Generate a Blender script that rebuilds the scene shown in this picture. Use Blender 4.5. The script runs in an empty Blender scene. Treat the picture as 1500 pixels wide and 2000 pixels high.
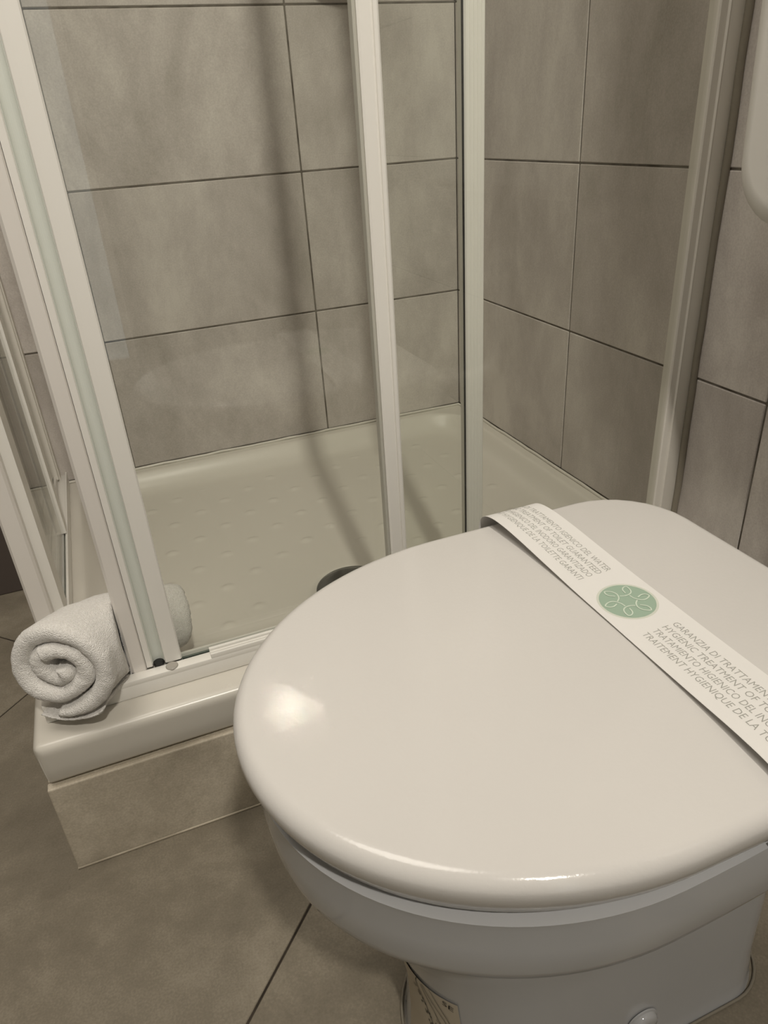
import bpy, bmesh, math, random
from math import sin, cos, pi, sqrt, radians
from mathutils import Vector, noise

random.seed(7)
S = bpy.context.scene
COL = S.collection

# ------------------------------------------------------------------ camera
cam = bpy.data.cameras.new('camera')
cam.sensor_fit = 'AUTO'
cam.sensor_width = 36.0
cam.lens = 1409.46 / 2000 * 36.0
cam.clip_start = 0.01
cam_ob = bpy.data.objects.new('camera', cam)
cam_ob.location = (-0.70596, -1.39636, 0.77563)
cam_ob.rotation_euler = (1.07354783, 0.06008622, -0.38067697)
COL.objects.link(cam_ob)
S.camera = cam_ob

# ------------------------------------------------------------------ world, lamps, exposure
S.view_settings.view_transform = 'Standard'
S.view_settings.look = 'None'
S.view_settings.exposure = 0.0
S.view_settings.gamma = 1.0
S.view_settings.use_curve_mapping = False
S.cycles.max_bounces = 14
S.cycles.transparent_max_bounces = 40
S.cycles.use_denoising = True
S.cycles.sample_clamp_indirect = 0.0
w = bpy.data.worlds.new('world')
w.use_nodes = True
w.node_tree.nodes['Background'].inputs[0].default_value = (0.05, 0.048, 0.042, 1)
w.node_tree.nodes['Background'].inputs[1].default_value = 0.2
S.world = w


def area(name, loc, target, size, energy, color, spread=180):
    l = bpy.data.lights.new(name, 'AREA')
    l.shape = 'DISK'
    l.size = size
    l.energy = energy
    l.color = color
    l.spread = radians(spread)
    o = bpy.data.objects.new(name, l)
    o.location = loc
    o.rotation_euler = (Vector(target) - Vector(loc)).to_track_quat('-Z', 'Y').to_euler()
    COL.objects.link(o)
    return o


WARM = (1.0, 0.935, 0.835)
area('ceiling_spot', (-0.63, -2.42, 2.44), (-0.42, 0.0, 0.72), 0.11, 13.5, WARM, 100)
area('ceiling_lamp', (-1.05, -1.00, 2.445), (-0.95, -1.00, 0), 1.00, 16.5, WARM)


# ------------------------------------------------------------------ materials
def new_mat(name):
    m = bpy.data.materials.new(name)
    m.use_nodes = True
    return m, m.node_tree.nodes, m.node_tree.links, m.node_tree.nodes['Principled BSDF']


def plain(name, col, rough=0.4, metal=0.0, spec=0.5, bump=0.0, bscale=200.0, coat=0.0):
    m, n, l, b = new_mat(name)
    b.inputs['Base Color'].default_value = (*col, 1)
    b.inputs['Roughness'].default_value = rough
    b.inputs['Metallic'].default_value = metal
    b.inputs['Specular IOR Level'].default_value = spec
    b.inputs['Coat Weight'].default_value = coat
    if bump:
        g = n.new('ShaderNodeNewGeometry')
        t = n.new('ShaderNodeTexNoise')
        t.inputs['Scale'].default_value = bscale
        t.inputs['Detail'].default_value = 3
        l.new(g.outputs['Position'], t.inputs['Vector'])
        bp = n.new('ShaderNodeBump')
        bp.inputs['Strength'].default_value = bump
        bp.inputs['Distance'].default_value = 0.002
        l.new(t.outputs['Fac'], bp.inputs['Height'])
        l.new(bp.outputs['Normal'], b.inputs['Normal'])
    return m


def cement(name, dark, mid, light, rough, stretch=(1, 1, 0.55), scale=5.0, bump=0.25, vary=0.06):
    """cement-look porcelain: soft clouds, faint streaks and fine grain, each tile cut from another place"""
    m, n, l, b = new_mat(name)
    g = n.new('ShaderNodeNewGeometry')
    oi = n.new('ShaderNodeObjectInfo')
    mul = n.new('ShaderNodeVectorMath'); mul.operation = 'SCALE'
    mul.inputs[0].default_value = (17.0, 31.0, 23.0)
    l.new(oi.outputs['Random'], mul.inputs['Scale'])
    add = n.new('ShaderNodeVectorMath'); add.operation = 'ADD'
    l.new(g.outputs['Position'], add.inputs[0]); l.new(mul.outputs[0], add.inputs[1])
    mp = n.new('ShaderNodeMapping'); mp.inputs['Scale'].default_value = stretch
    l.new(add.outputs[0], mp.inputs['Vector'])
    n1 = n.new('ShaderNodeTexNoise'); n1.inputs['Scale'].default_value = scale
    n1.inputs['Detail'].default_value = 6; n1.inputs['Roughness'].default_value = 0.62
    n1.inputs['Distortion'].default_value = 0.4
    l.new(mp.outputs[0], n1.inputs['Vector'])
    n2 = n.new('ShaderNodeTexNoise'); n2.inputs['Scale'].default_value = 420
    n2.inputs['Detail'].default_value = 2
    l.new(add.outputs[0], n2.inputs['Vector'])
    n3 = n.new('ShaderNodeTexNoise'); n3.inputs['Scale'].default_value = scale * 5
    n3.inputs['Detail'].default_value = 5; n3.inputs['Roughness'].default_value = 0.7
    l.new(mp.outputs[0], n3.inputs['Vector'])
    a1 = n.new('ShaderNodeMath'); a1.operation = 'MULTIPLY_ADD'
    l.new(n3.outputs['Fac'], a1.inputs[0]); a1.inputs[1].default_value = 0.35
    l.new(n1.outputs['Fac'], a1.inputs[2])
    a2 = n.new('ShaderNodeMath'); a2.operation = 'MULTIPLY_ADD'
    l.new(n2.outputs['Fac'], a2.inputs[0]); a2.inputs[1].default_value = 0.30
    l.new(a1.outputs[0], a2.inputs[2])
    r = n.new('ShaderNodeValToRGB')
    e = r.color_ramp.elements
    e[0].position = 0.54; e[0].color = (*dark, 1)
    e[1].position = 1.0; e[1].color = (*light, 1)
    x = r.color_ramp.elements.new(0.80); x.color = (*mid, 1)
    l.new(a2.outputs[0], r.inputs['Fac'])
    v = n.new('ShaderNodeMath'); v.operation = 'MULTIPLY_ADD'
    l.new(oi.outputs['Random'], v.inputs[0]); v.inputs[1].default_value = vary; v.inputs[2].default_value = 1 - vary / 2
    sc = n.new('ShaderNodeVectorMath'); sc.operation = 'SCALE'
    l.new(r.outputs['Color'], sc.inputs[0]); l.new(v.outputs[0], sc.inputs['Scale'])
    l.new(sc.outputs[0], b.inputs['Base Color'])
    b.inputs['Roughness'].default_value = rough
    b.inputs['Specular IOR Level'].default_value = 0.35
    bp = n.new('ShaderNodeBump'); bp.inputs['Strength'].default_value = bump; bp.inputs['Distance'].default_value = 0.0008
    l.new(a2.outputs[0], bp.inputs['Height']); l.new(bp.outputs['Normal'], b.inputs['Normal'])
    return m


def grout(name, c1, c2):
    m, n, l, b = new_mat(name)
    g = n.new('ShaderNodeNewGeometry')
    t = n.new('ShaderNodeTexNoise'); t.inputs['Scale'].default_value = 22; t.inputs['Detail'].default_value = 5
    l.new(g.outputs['Position'], t.inputs['Vector'])
    r = n.new('ShaderNodeValToRGB')
    r.color_ramp.elements[0].position = 0.35; r.color_ramp.elements[0].color = (*c1, 1)
    r.color_ramp.elements[1].position = 0.62; r.color_ramp.elements[1].color = (*c2, 1)
    l.new(t.outputs['Fac'], r.inputs['Fac']); l.new(r.outputs['Color'], b.inputs['Base Color'])
    b.inputs['Roughness'].default_value = 0.85
    return m


def glass_mat(name, tint, ior=1.4):
    """thin pane: tinted clear transmission plus Fresnel reflection"""
    m, n, l, b = new_mat(name)
    n.remove(b)
    out = n['Material Output']
    tr = n.new('ShaderNodeBsdfTransparent'); tr.inputs['Color'].default_value = (*tint, 1)
    gl = n.new('ShaderNodeBsdfGlossy'); gl.inputs['Roughness'].default_value = 0.0
    gl.inputs['Color'].default_value = (1, 1, 1, 1)
    g = n.new('ShaderNodeNewGeometry')
    mr = n.new('ShaderNodeMapRange')
    mr.inputs['To Min'].default_value = ior; mr.inputs['To Max'].default_value = 1.0 / ior
    l.new(g.outputs['Backfacing'], mr.inputs['Value'])
    fr = n.new('ShaderNodeFresnel'); l.new(mr.outputs['Result'], fr.inputs['IOR'])
    mx = n.new('ShaderNodeMixShader')
    l.new(fr.outputs[0], mx.inputs[0]); l.new(tr.outputs[0], mx.inputs[1]); l.new(gl.outputs[0], mx.inputs[2])
    l.new(mx.outputs[0], out.inputs['Surface'])
    return m


M = {}
M['tile_back'] = cement('wall_tile_cement', (0.36, 0.33, 0.29), (0.505, 0.464, 0.432), (0.64, 0.60, 0.555), 0.42)
M['tile_floor'] = cement('floor_tile_cement', (0.150, 0.129, 0.096), (0.225, 0.196, 0.149), (0.32, 0.282, 0.22), 0.5,
                         stretch=(1, 1, 1), scale=4.5, bump=0.2, vary=0.03)
M['tile_plinth'] = cement('plinth_tile_cement', (0.33, 0.29, 0.225), (0.49, 0.435, 0.345), (0.66, 0.595, 0.485), 0.5,
                          stretch=(1, 1, 1), scale=6, bump=0.3)
M['grout'] = grout('wall_grout', (0.075, 0.062, 0.047), (0.215, 0.195, 0.165))
M['grout_floor'] = grout('floor_grout', (0.018, 0.012, 0.007), (0.05, 0.038, 0.026))
M['grout_light'] = grout('pale_grout', (0.50, 0.44, 0.34), (0.72, 0.65, 0.52))
M['wall_paint'] = plain('wall_paint', (0.20, 0.185, 0.16), 0.7, bump=0.1, bscale=120)
M['ceiling_paint'] = plain('ceiling_paint', (0.7, 0.68, 0.63), 0.8, bump=0.1, bscale=120)
M['dark_strip'] = plain('strip_dark_brown', (0.085, 0.068, 0.06), 0.45, bump=0.1, bscale=90)
M['door_white'] = plain('door_white', (0.75, 0.74, 0.70), 0.4)
M['acrylic'] = plain('tray_enamel', (0.68, 0.65, 0.585), 0.26, spec=0.5, bump=0.03, bscale=60)
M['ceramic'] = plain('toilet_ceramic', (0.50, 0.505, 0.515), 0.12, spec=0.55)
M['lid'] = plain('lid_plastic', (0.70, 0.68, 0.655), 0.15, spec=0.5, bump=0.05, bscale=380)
M['profile'] = plain('profile_white', (0.86, 0.84, 0.79), 0.33, spec=0.45, bump=0.03, bscale=300)
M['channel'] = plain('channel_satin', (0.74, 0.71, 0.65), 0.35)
M['seal'] = plain('seal_pvc', (0.80, 0.765, 0.72), 0.3)
M['post_seal'] = plain('post_seal_pvc', (0.50, 0.49, 0.43), 0.35)
M['groove'] = plain('grip_pvc', (0.72, 0.745, 0.69), 0.25)
M['rubber'] = plain('black_rubber', (0.012, 0.012, 0.012), 0.5)
M['gasket'] = plain('dark_green_gasket', (0.03, 0.037, 0.03), 0.7, spec=0.2)
M['cap'] = plain('screw_cap_grey', (0.40, 0.375, 0.335), 0.45)
M['silicone'] = plain('silicone', (0.24, 0.215, 0.17), 0.35, bump=0.3, bscale=150)
M['chrome'] = plain('chrome', (0.42, 0.43, 0.42), 0.16, metal=1.0)
M['drain'] = plain('drain_dark_chrome', (0.22, 0.23, 0.225), 0.14, metal=1.0)
M['paper'] = plain('paper', (0.83, 0.815, 0.79), 0.6, spec=0.25, bump=0.04, bscale=500)
M['ink'] = plain('ink_grey', (0.40, 0.395, 0.365), 0.7, spec=0.2)
M['ink_black'] = plain('ink_black', (0.02, 0.02, 0.018), 0.7, spec=0.2)
M['ink_line'] = plain('ink_line', (0.10, 0.095, 0.08), 0.7, spec=0.2)
M['green'] = plain('ink_sage_green', (0.36, 0.475, 0.375), 0.65, spec=0.2)
M['leaf'] = plain('ink_pale_mint', (0.68, 0.76, 0.65), 0.65, spec=0.2)
M['halo'] = plain('ink_pale_halo', (0.68, 0.70, 0.62), 0.65, spec=0.2)
M['sticker'] = plain('sticker_paper', (0.56, 0.50, 0.40), 0.5, spec=0.3)
M['cistern'] = plain('cistern_plastic', (0.72, 0.70, 0.66), 0.3)
M['glass'] = glass_mat('pane_glass', (0.974, 0.981, 0.967))
M['glass_edge'] = plain('pane_edge_green', (0.13, 0.155, 0.135), 0.3)


def terry():
    m, n, l, b = new_mat('terry_cotton')
    g = n.new('ShaderNodeTexCoord')
    v = n.new('ShaderNodeTexVoronoi'); v.inputs['Scale'].default_value = 850
    l.new(g.outputs['Object'], v.inputs['Vector'])
    t = n.new('ShaderNodeTexNoise'); t.inputs['Scale'].default_value = 420; t.inputs['Detail'].default_value = 4
    l.new(g.outputs['Object'], t.inputs['Vector'])
    r = n.new('ShaderNodeValToRGB')
    r.color_ramp.elements[0].position = 0.30; r.color_ramp.elements[0].color = (0.78, 0.755, 0.715, 1)
    r.color_ramp.elements[1].position = 0.65; r.color_ramp.elements[1].color = (0.90, 0.88, 0.85, 1)
    l.new(t.outputs['Fac'], r.inputs['Fac']); l.new(r.outputs['Color'], b.inputs['Base Color'])
    ad = n.new('ShaderNodeMath'); ad.operation = 'SUBTRACT'
    l.new(t.outputs['Fac'], ad.inputs[0]); l.new(v.outputs['Distance'], ad.inputs[1])
    bp = n.new('ShaderNodeBump'); bp.inputs['Strength'].default_value = 0.55; bp.inputs['Distance'].default_value = 0.002
    l.new(ad.outputs[0], bp.inputs['Height']); l.new(bp.outputs['Normal'], b.inputs['Normal'])
    b.inputs['Roughness'].default_value = 0.95
    b.inputs['Specular IOR Level'].default_value = 0.1
    b.inputs['Sheen Weight'].default_value = 0.3
    return m


M['terry'] = terry()


# ------------------------------------------------------------------ helpers
def link(name, mesh, parent=None, loc=None):
    o = bpy.data.objects.new(name, mesh)
    COL.objects.link(o)
    if parent is not None:
        o.parent = parent
    if loc is not None:
        o.location = loc
    return o


def tag(o, label=None, cat=None, group=None, kind=None):
    if label: o['label'] = label
    if cat: o['category'] = cat
    if group: o['group'] = group
    if kind: o['kind'] = kind
    return o


def empty(name, loc, label, cat, group=None):
    o = bpy.data.objects.new(name, None)
    o.empty_display_size = 0.05
    o.location = loc
    COL.objects.link(o)
    return tag(o, label, cat, group)


def mesh_of(bm, mats, smooth=False, name='mesh', angle=None):
    bmesh.ops.recalc_face_normals(bm, faces=bm.faces)
    me = bpy.data.meshes.new(name)
    bm.to_mesh(me)
    bm.free()
    for m in (mats if isinstance(mats, (list, tuple)) else [mats]):
        me.materials.append(m)
    if smooth:
        for p in me.polygons: p.use_smooth = True
        if angle is not None:
            me.set_sharp_from_angle(angle=radians(angle))
    return me


def part(name, bm, mats, parent, smooth=False, angle=None, off=None):
    """link bm (built in world coordinates) under a parent empty"""
    me = mesh_of(bm, mats, smooth, name, angle)
    o = link(name, me, parent)
    base = Vector((0, 0, 0))
    p = parent
    while p is not None:
        base += p.location
        p = p.parent
    if off is None:
        # origin to bounding box centre
        vs = [v.co for v in me.vertices]
        c = Vector([(min(v[i] for v in vs) + max(v[i] for v in vs)) / 2 for i in range(3)])
    else:
        c = Vector(off)
    for v in me.vertices: v.co -= c
    o.location = c - base
    return o


def box(bm, x0, x1, y0, y1, z0, z1, bev=0.0, seg=2):
    x0, x1 = sorted((x0, x1)); y0, y1 = sorted((y0, y1)); z0, z1 = sorted((z0, z1))
    vs = [bm.verts.new(p) for p in ((x0, y0, z0), (x1, y0, z0), (x1, y1, z0), (x0, y1, z0),
                                    (x0, y0, z1), (x1, y0, z1), (x1, y1, z1), (x0, y1, z1))]
    fs = [bm.faces.new([vs[i] for i in f]) for f in ((3, 2, 1, 0), (4, 5, 6, 7), (0, 1, 5, 4), (1, 2, 6, 5), (2, 3, 7, 6), (3, 0, 4, 7))]
    if bev:
        es = list({e for f in fs for e in f.edges})
        bmesh.ops.bevel(bm, geom=es, offset=bev, segments=seg, affect='EDGES', profile=0.5)
    return fs


def extrude_poly(bm, pts, z0, z1):
    """vertical prism from a plan polygon"""
    a = [bm.verts.new((x, y, z0)) for x, y in pts]
    b = [bm.verts.new((x, y, z1)) for x, y in pts]
    n = len(pts)
    for i in range(n):
        j = (i + 1) % n
        bm.faces.new((a[i], a[j], b[j], b[i]))
    bm.faces.new(list(reversed(a)))
    bm.faces.new(b)


def loft(bm, rings, cap0=True, cap1=True, closed=True):
    R = [[bm.verts.new(p) for p in r] for r in rings]
    n = len(R[0])
    for a, b in zip(R, R[1:]):
        for i in range(n if closed else n - 1):
            j = (i + 1) % n
            bm.faces.new((a[i], a[j], b[j], b[i]))
    if cap0: bm.faces.new(list(reversed(R[0])))
    if cap1: bm.faces.new(R[-1])
    return R


def tube(bm, pts, r, seg=10, closed=False, caps=True):
    pts = [Vector(p) for p in pts]
    n = len(pts)
    up = None
    rings = []
    for i in range(n):
        if closed:
            t = (pts[(i + 1) % n] - pts[i - 1]).normalized()
        else:
            t = (pts[min(i + 1, n - 1)] - pts[max(i - 1, 0)]).normalized()
        if up is None:
            up = Vector((0, 0, 1)) if abs(t.z) < 0.9 else Vector((1, 0, 0))
        u = (up - t * up.dot(t)).normalized(); up = u
        v = t.cross(u)
        rr = r[i] if isinstance(r, (list, tuple)) else r
        rings.append([pts[i] + (u * cos(2 * pi * k / seg) + v * sin(2 * pi * k / seg)) * rr for k in range(seg)])
    R = [[bm.verts.new(p) for p in q] for q in rings]
    rng = range(n) if closed else range(n - 1)
    for i in rng:
        a, b = R[i], R[(i + 1) % n]
        for k in range(seg):
            j = (k + 1) % seg
            bm.faces.new((a[k], a[j], b[j], b[k]))
    if caps and not closed:
        bm.faces.new(list(reversed(R[0]))); bm.faces.new(R[-1])


def disc_lathe(bm, prof, c, axis='z', seg=40):
    """revolve (r, h) profile about an axis through c"""
    rings = []
    for r, h in prof:
        ring = []
        for k in range(seg):
            a = 2 * pi * k / seg
            if axis == 'z':
                ring.append((c[0] + r * cos(a), c[1] + r * sin(a), c[2] + h))
            else:   # towards -y
                ring.append((c[0] + r * cos(a), c[1] - h, c[2] + r * sin(a)))
        rings.append(ring)
    loft(bm, rings)


def catmull(P, n):
    out = []
    m = len(P)
    for i in range(m - 1):
        p0, p1, p2, p3 = P[max(i - 1, 0)], P[i], P[i + 1], P[min(i + 2, m - 1)]
        for k in range(n):
            t = k / n
            out.append(tuple(0.5 * (2 * b + (c - a) * t + (2 * a - 5 * b + 4 * c - d) * t * t + (3 * b - a - 3 * c + d) * t ** 3)
                             for a, b, c, d in zip(p0, p1, p2, p3)))
    out.append(tuple(P[-1]))
    return out


# ------------------------------------------------------------------ room shell
XL, YF, ZC = -1.62, -2.6, 2.46       # left wall, wall behind the camera, ceiling
T = 0.006                            # tile thickness
ROW0, ROWH, COLW, J = 0.2027, 0.25, 0.402, 0.0028


def slab(name, b, mat, label, cat='wall'):
    bm = bmesh.new()
    box(bm, *b)
    o = link(name, mesh_of(bm, mat, name=name))
    # origin at the centre
    c = Vector(((b[0] + b[1]) / 2, (b[2] + b[3]) / 2, (b[4] + b[5]) / 2))
    for v in o.data.vertices: v.co -= c
    o.location = c
    return tag(o, label, cat, kind='structure')


_tile_cache = {}


def wall_tile(parent, origin, du, n, u0, u1, z0, z1, mat):
    """one wall tile; origin + du*u along the wall, n = inward normal"""
    wv, hv = round(u1 - u0, 4), round(z1 - z0, 4)
    key = (wv, hv, tuple(du), mat.name)
    if key not in _tile_cache:
        bm = bmesh.new()
        sx, sy = abs(du[0]) * wv + abs(n[0]) * T, abs(du[1]) * wv + abs(n[1]) * T
        box(bm, -sx / 2, sx / 2, -sy / 2, sy / 2, -hv / 2, hv / 2, 0.0011, 1)
        _tile_cache[key] = mesh_of(bm, mat, name='wall_tile')
    c = Vector(origin) + Vector(du) * ((u0 + u1) / 2) + Vector((0, 0, (z0 + z1) / 2)) - Vector(n) * (T / 2)
    c += Vector(n) * random.uniform(-0.0003, 0.0)
    o = link('wall_tile', _tile_cache[key], parent)
    o.location = c - parent.location


def tile_wall(parent, origin, du, n, length, first, mat):
    cols = [(-J / 2 + 0.0004, first)]
    while cols[-1][1] < length - 1e-4:
        cols.append((cols[-1][1], min(cols[-1][1] + COLW, length)))
    z = ROW0 - ROWH
    while z < ZC - 0.01:
        a, b = max(z, 0.0), min(z + ROWH, ZC)
        if b - a > 0.02:
            for u0, u1 in cols:
                if u1 - u0 > 0.02:
                    wall_tile(parent, origin, du, n, u0 + J / 2, u1 - J / 2, a + J / 2, b - J / 2, mat)
        z += ROWH


R_ = 0.0016   # joint depth
wall_back = slab('wall_back', (XL, 0.0, R_, 0.1, 0, ZC), M['grout'], 'grey cement tile wall at the back of the shower')
wall_right = slab('wall_right', (R_, 0.1, YF, 0.1, 0, ZC), M['grout'], 'grey cement tile wall behind the toilet on the right')
wall_left = slab('wall_left', (XL - 0.1, XL, YF, 0.1, 0, ZC), M['wall_paint'], 'plain wall on the left, outside the frame')
wall_front = slab('wall_front', (XL - 0.1, 0.1, YF - 0.1, YF, 0, ZC), M['wall_paint'], 'plain wall behind the camera')
ceiling = slab('ceiling', (XL - 0.1, 0.1, YF - 0.1, 0.1, ZC, ZC + 0.1), M['ceiling_paint'], 'white ceiling above the frame', 'ceiling')
tile_wall(wall_back, (0, 0, 0), (-1, 0, 0), (0, -1, 0), -XL, 0.3127, M['tile_back'])
tile_wall(wall_right, (0, 0, 0), (0, -1, 0), (-1, 0, 0), -YF, 0.4011, M['tile_back'])

# floor with 60 cm tiles laid on the diagonal
floor = slab('floor', (XL - 0.1, 0.1, YF - 0.1, 0.1, -0.1, -0.0014), M['grout_floor'], 'beige-grey tiled floor laid on the diagonal', 'floor')


def clip(poly, a, b, c):
    """keep a*x + b*y <= c"""
    out = []
    for i in range(len(poly)):
        p, q = poly[i], poly[(i + 1) % len(poly)]
        dp, dq = a * p[0] + b * p[1] - c, a * q[0] + b * q[1] - c
        if dp <= 0: out.append(p)
        if dp * dq < 0:
            t = dp / (dp - dq)
            out.append((p[0] + (q[0] - p[0]) * t, p[1] + (q[1] - p[1]) * t))
    return out


PITCH, FG = 0.848, 0.0019
for i in range(-4, 6):
    for k in range(-6, 4):
        d0 = 0.2385 + PITCH * (i - 1) + FG; d1 = 0.2385 + PITCH * i - FG     # x - y
        s0 = -1.167 + PITCH * (k - 1) + FG; s1 = -1.167 + PITCH * k - FG     # x + y
        P = [((s + d) / 2, (s - d) / 2) for s, d in ((s0, d0), (s1, d0), (s1, d1), (s0, d1))]
        for a, b, c in ((-1, 0, -XL), (1, 0, 0.0), (0, -1, -YF), (0, 1, 0.0)):
            if P: P = clip(P, a, b, c)
        if len(P) < 3: continue
        bm = bmesh.new()
        extrude_poly(bm, P, -0.008, 0.0)
        bmesh.ops.bevel(bm, geom=[e for e in bm.edges if all(v.co.z > -0.001 for v in e.verts)], offset=0.0008, segments=1, affect='EDGES')
        part('floor_tile', bm, M['tile_floor'], floor)

# plain dark strip at the foot of the back wall, left of the tray
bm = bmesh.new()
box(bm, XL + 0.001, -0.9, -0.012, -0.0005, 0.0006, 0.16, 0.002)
part_strip = link('dark_strip_back', mesh_of(bm, M['dark_strip'], name='dark_strip_back'))
tag(part_strip, 'dark brown strip at the foot of the back wall, left of the shower tray', 'baseboard', kind='structure')

# white room door behind the camera
bm = bmesh.new()
box(bm, -1.55, -0.80, YF + 0.0005, YF + 0.04, 0.005, 2.05, 0.002)
d1 = link('door_1', mesh_of(bm, M['door_white'], name='door_1'))
tag(d1, 'white room door in the wall behind the camera', 'door', kind='structure')
for (a, b, c, d) in ((-1.49, -0.86, 0.15, 0.95), (-1.49, -0.86, 1.08, 1.95)):
    bm = bmesh.new()
    box(bm, a, b, YF + 0.04, YF + 0.05, c, d, 0.008)
    part('door_panel', bm, M['door_white'], d1)
bm = bmesh.new()
box(bm, -0.86, -0.83, YF + 0.04, YF + 0.046, 0.95, 1.12, 0.002)
tube(bm, [(-0.845, YF + 0.045, 1.05), (-0.845, YF + 0.09, 1.05), (-0.86, YF + 0.095, 1.05), (-0.96, YF + 0.095, 1.05)], 0.009, 10)
part('door_handle', bm, M['chrome'], d1, True, 40)

# glowing panel added beside that door for the pale strip in the shower glass
bm = bmesh.new()
for a, b, c, d in ((-0.79, -0.765, 0.06, 2.05), (-0.650, -0.625, 0.06, 2.05), (-0.765, -0.650, 0.06, 0.10), (-0.765, -0.650, 2.01, 2.05)):
    box(bm, a, b, YF + 0.0005, YF + 0.035, c, d, 0.002)
glow1 = link('glow_panel_1', mesh_of(bm, M['door_white'], name='glow_panel_1'))
tag(glow1, 'added narrow glowing panel beside the room door behind the camera, mirrored in the shower glass', 'window', kind='structure')
bm = bmesh.new()
box(bm, -0.764, -0.651, YF + 0.008, YF + 0.014, 0.101, 2.009)
fm, fn_, fl_, fb = new_mat('glow_panel_emission')
fb.inputs['Base Color'].default_value = (0.7, 0.75, 0.76, 1)
fb.inputs['Roughness'].default_value = 0.5
fb.inputs['Emission Color'].default_value = (0.82, 0.95, 1.0, 1)
fb.inputs['Emission Strength'].default_value = 0.75
part('pane', bm, fm, glow1)

# ------------------------------------------------------------------ plinth under the tray
TX, TY, TZ, PZ = -0.885, -0.72, 0.200, 0.141
plinth = slab('trim_1', (TX + 0.0122, -0.002, TY + 0.0132, -0.002, 0.0004, PZ - 0.0045), M['grout_light'],
              'low tiled plinth carrying the white shower tray', 'plinth')


def plinth_tile(x0, x1, y0, y1, z0, z1):
    bm = bmesh.new()
    box(bm, x0, x1, y0, y1, z0, z1, 0.0016, 2)
    part('plinth_tile', bm, M['tile_plinth'], plinth)


for a, b in ((TX, -0.4835), (-0.4805, -0.0815), (-0.0785, -0.002)):
    plinth_tile(a + 0.0005, b, TY + 0.0008, TY + 0.013, 0.0035, PZ - 0.004)
for a, b in ((TY + 0.0155, -0.32), (-0.317, -0.003)):
    plinth_tile(TX + 0.0008, TX + 0.012, a, b, 0.0035, PZ - 0.004)
# pale joint at the floor
bm = bmesh.new()
tube(bm, [(-0.003, TY + 0.003, 0.002), (TX + 0.002, TY + 0.003, 0.002), (TX + 0.003, -0.014, 0.002)], 0.0032, 8)
part('joint', bm, M['grout_light'], plinth, True)

# ------------------------------------------------------------------ shower tray
tray = empty('shower_tray', ((TX) / 2, TY / 2, PZ),
             'white glazed shower tray with raised grip dots inside the glass enclosure', 'shower tray')
DX, DY, DR = -0.4495, -0.533, 0.055      # drain
BX0, BX1, BY0, BY1 = -0.815, -0.028, -0.625, -0.028
BR = 0.075


def tray_z(x, y):
    cx, cy_ = (BX0 + BX1) / 2, (BY0 + BY1) / 2
    qx, qy = abs(x - cx) - (BX1 - BX0) / 2 + BR, abs(y - cy_) - (BY1 - BY0) / 2 + BR
    sd = math.hypot(max(qx, 0), max(qy, 0)) + min(max(qx, qy), 0) - BR     # <0 inside
    d = -sd
    t = max(0.0, min(1.0, (d + 0.006) / 0.05))
    t = 1 - (1 - t) ** 2.2
    t = t * t * (3 - 2 * t) * 0.55 + t * 0.45
    dd = math.hypot(x - DX, y - DY)
    fl = 0.032 + 0.007 * max(0.0, 1 - dd / 0.55)
    z = TZ - fl * t
    # rounded outer lip
    e = min(x - TX, y - TY)
    if e < 0.010:
        z -= 0.010 - sqrt(max(0, 0.010 ** 2 - (0.010 - e) ** 2))
    if d > 0.06 and dd > 0.115:
        # grip dots on a skewed lattice
        px, py = x + 0.654, y + 0.109
        det = 0.05 * -0.097 - 0.027 * -0.017
        a = (px * -0.097 - py * -0.017) / det
        b = (0.05 * py - 0.027 * px) / det
        for ia in (math.floor(a), math.floor(a) + 1):
            for ib in (math.floor(b), math.floor(b) + 1):
                gx, gy = -0.654 + ia * 0.05 - ib * 0.017, -0.109 + ia * 0.027 - ib * 0.097
                r2 = ((x - gx) / 0.0125) ** 2 + ((y - gy) / 0.0095) ** 2
                if r2 < 1: z += 0.0023 * (1 - r2) ** 1.5
    if dd < 0.066:
        z -= 0.004 * min(1, (0.066 - dd) / 0.008)
    return z


bm = bmesh.new()
NX, NY = 320, 262
xs = [TX + 0.0 + (-0.0008 - TX) * i / NX for i in range(NX + 1)]
ys = [TY + (-0.0008 - TY) * j / NY for j in range(NY + 1)]
for k, e in enumerate((0.0, 0.0008, 0.0022, 0.0045, 0.007, 0.010)):
    xs[k] = TX + e; ys[k] = TY + e
G = [[bm.verts.new((x, y, tray_z(x, y))) for y in ys] for x in xs]
for i in range(NX):
    for j in range(NY):
        bm.faces.new((G[i][j], G[i + 1][j], G[i + 1][j + 1], G[i][j + 1]))
# skirt: down the outside with a small drip edge
bd = [G[i][0] for i in range(NX + 1)] + [G[NX][j] for j in range(1, NY + 1)] + \
     [G[i][NY] for i in range(NX - 1, -1, -1)] + [G[0][j] for j in range(NY - 1, 0, -1)]


def out_v(co, inset, z):
    return bm.verts.new((max(co.x, TX + inset), max(co.y, TY + inset), z))


prev = bd
for inset, z in ((0.0, 0.186), (0.0015, 0.165), (0.0035, 0.147), (0.006, 0.1425), (0.012, 0.1400), (0.020, 0.1370)):
    cur = [out_v(v.co, inset, z) for v in bd]
    for k in range(len(bd)):
        j = (k + 1) % len(bd)
        bm.faces.new((prev[k], prev[j], cur[j], cur[k]))
    prev = cur
CR = 0.013                                  # rounded front left corner
for v in bm.verts:
    u_, v_ = min((TX + CR - v.co.x) / CR, 1.06), min((TY + CR - v.co.y) / CR, 1.06)
    if u_ > 0 and v_ > 0:
        v.co.x = TX + CR - CR * u_ * sqrt(1 - v_ * v_ / 2)
        v.co.y = TY + CR - CR * v_ * sqrt(1 - u_ * u_ / 2)
part('basin', bm, M['acrylic'], tray, True)
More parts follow.
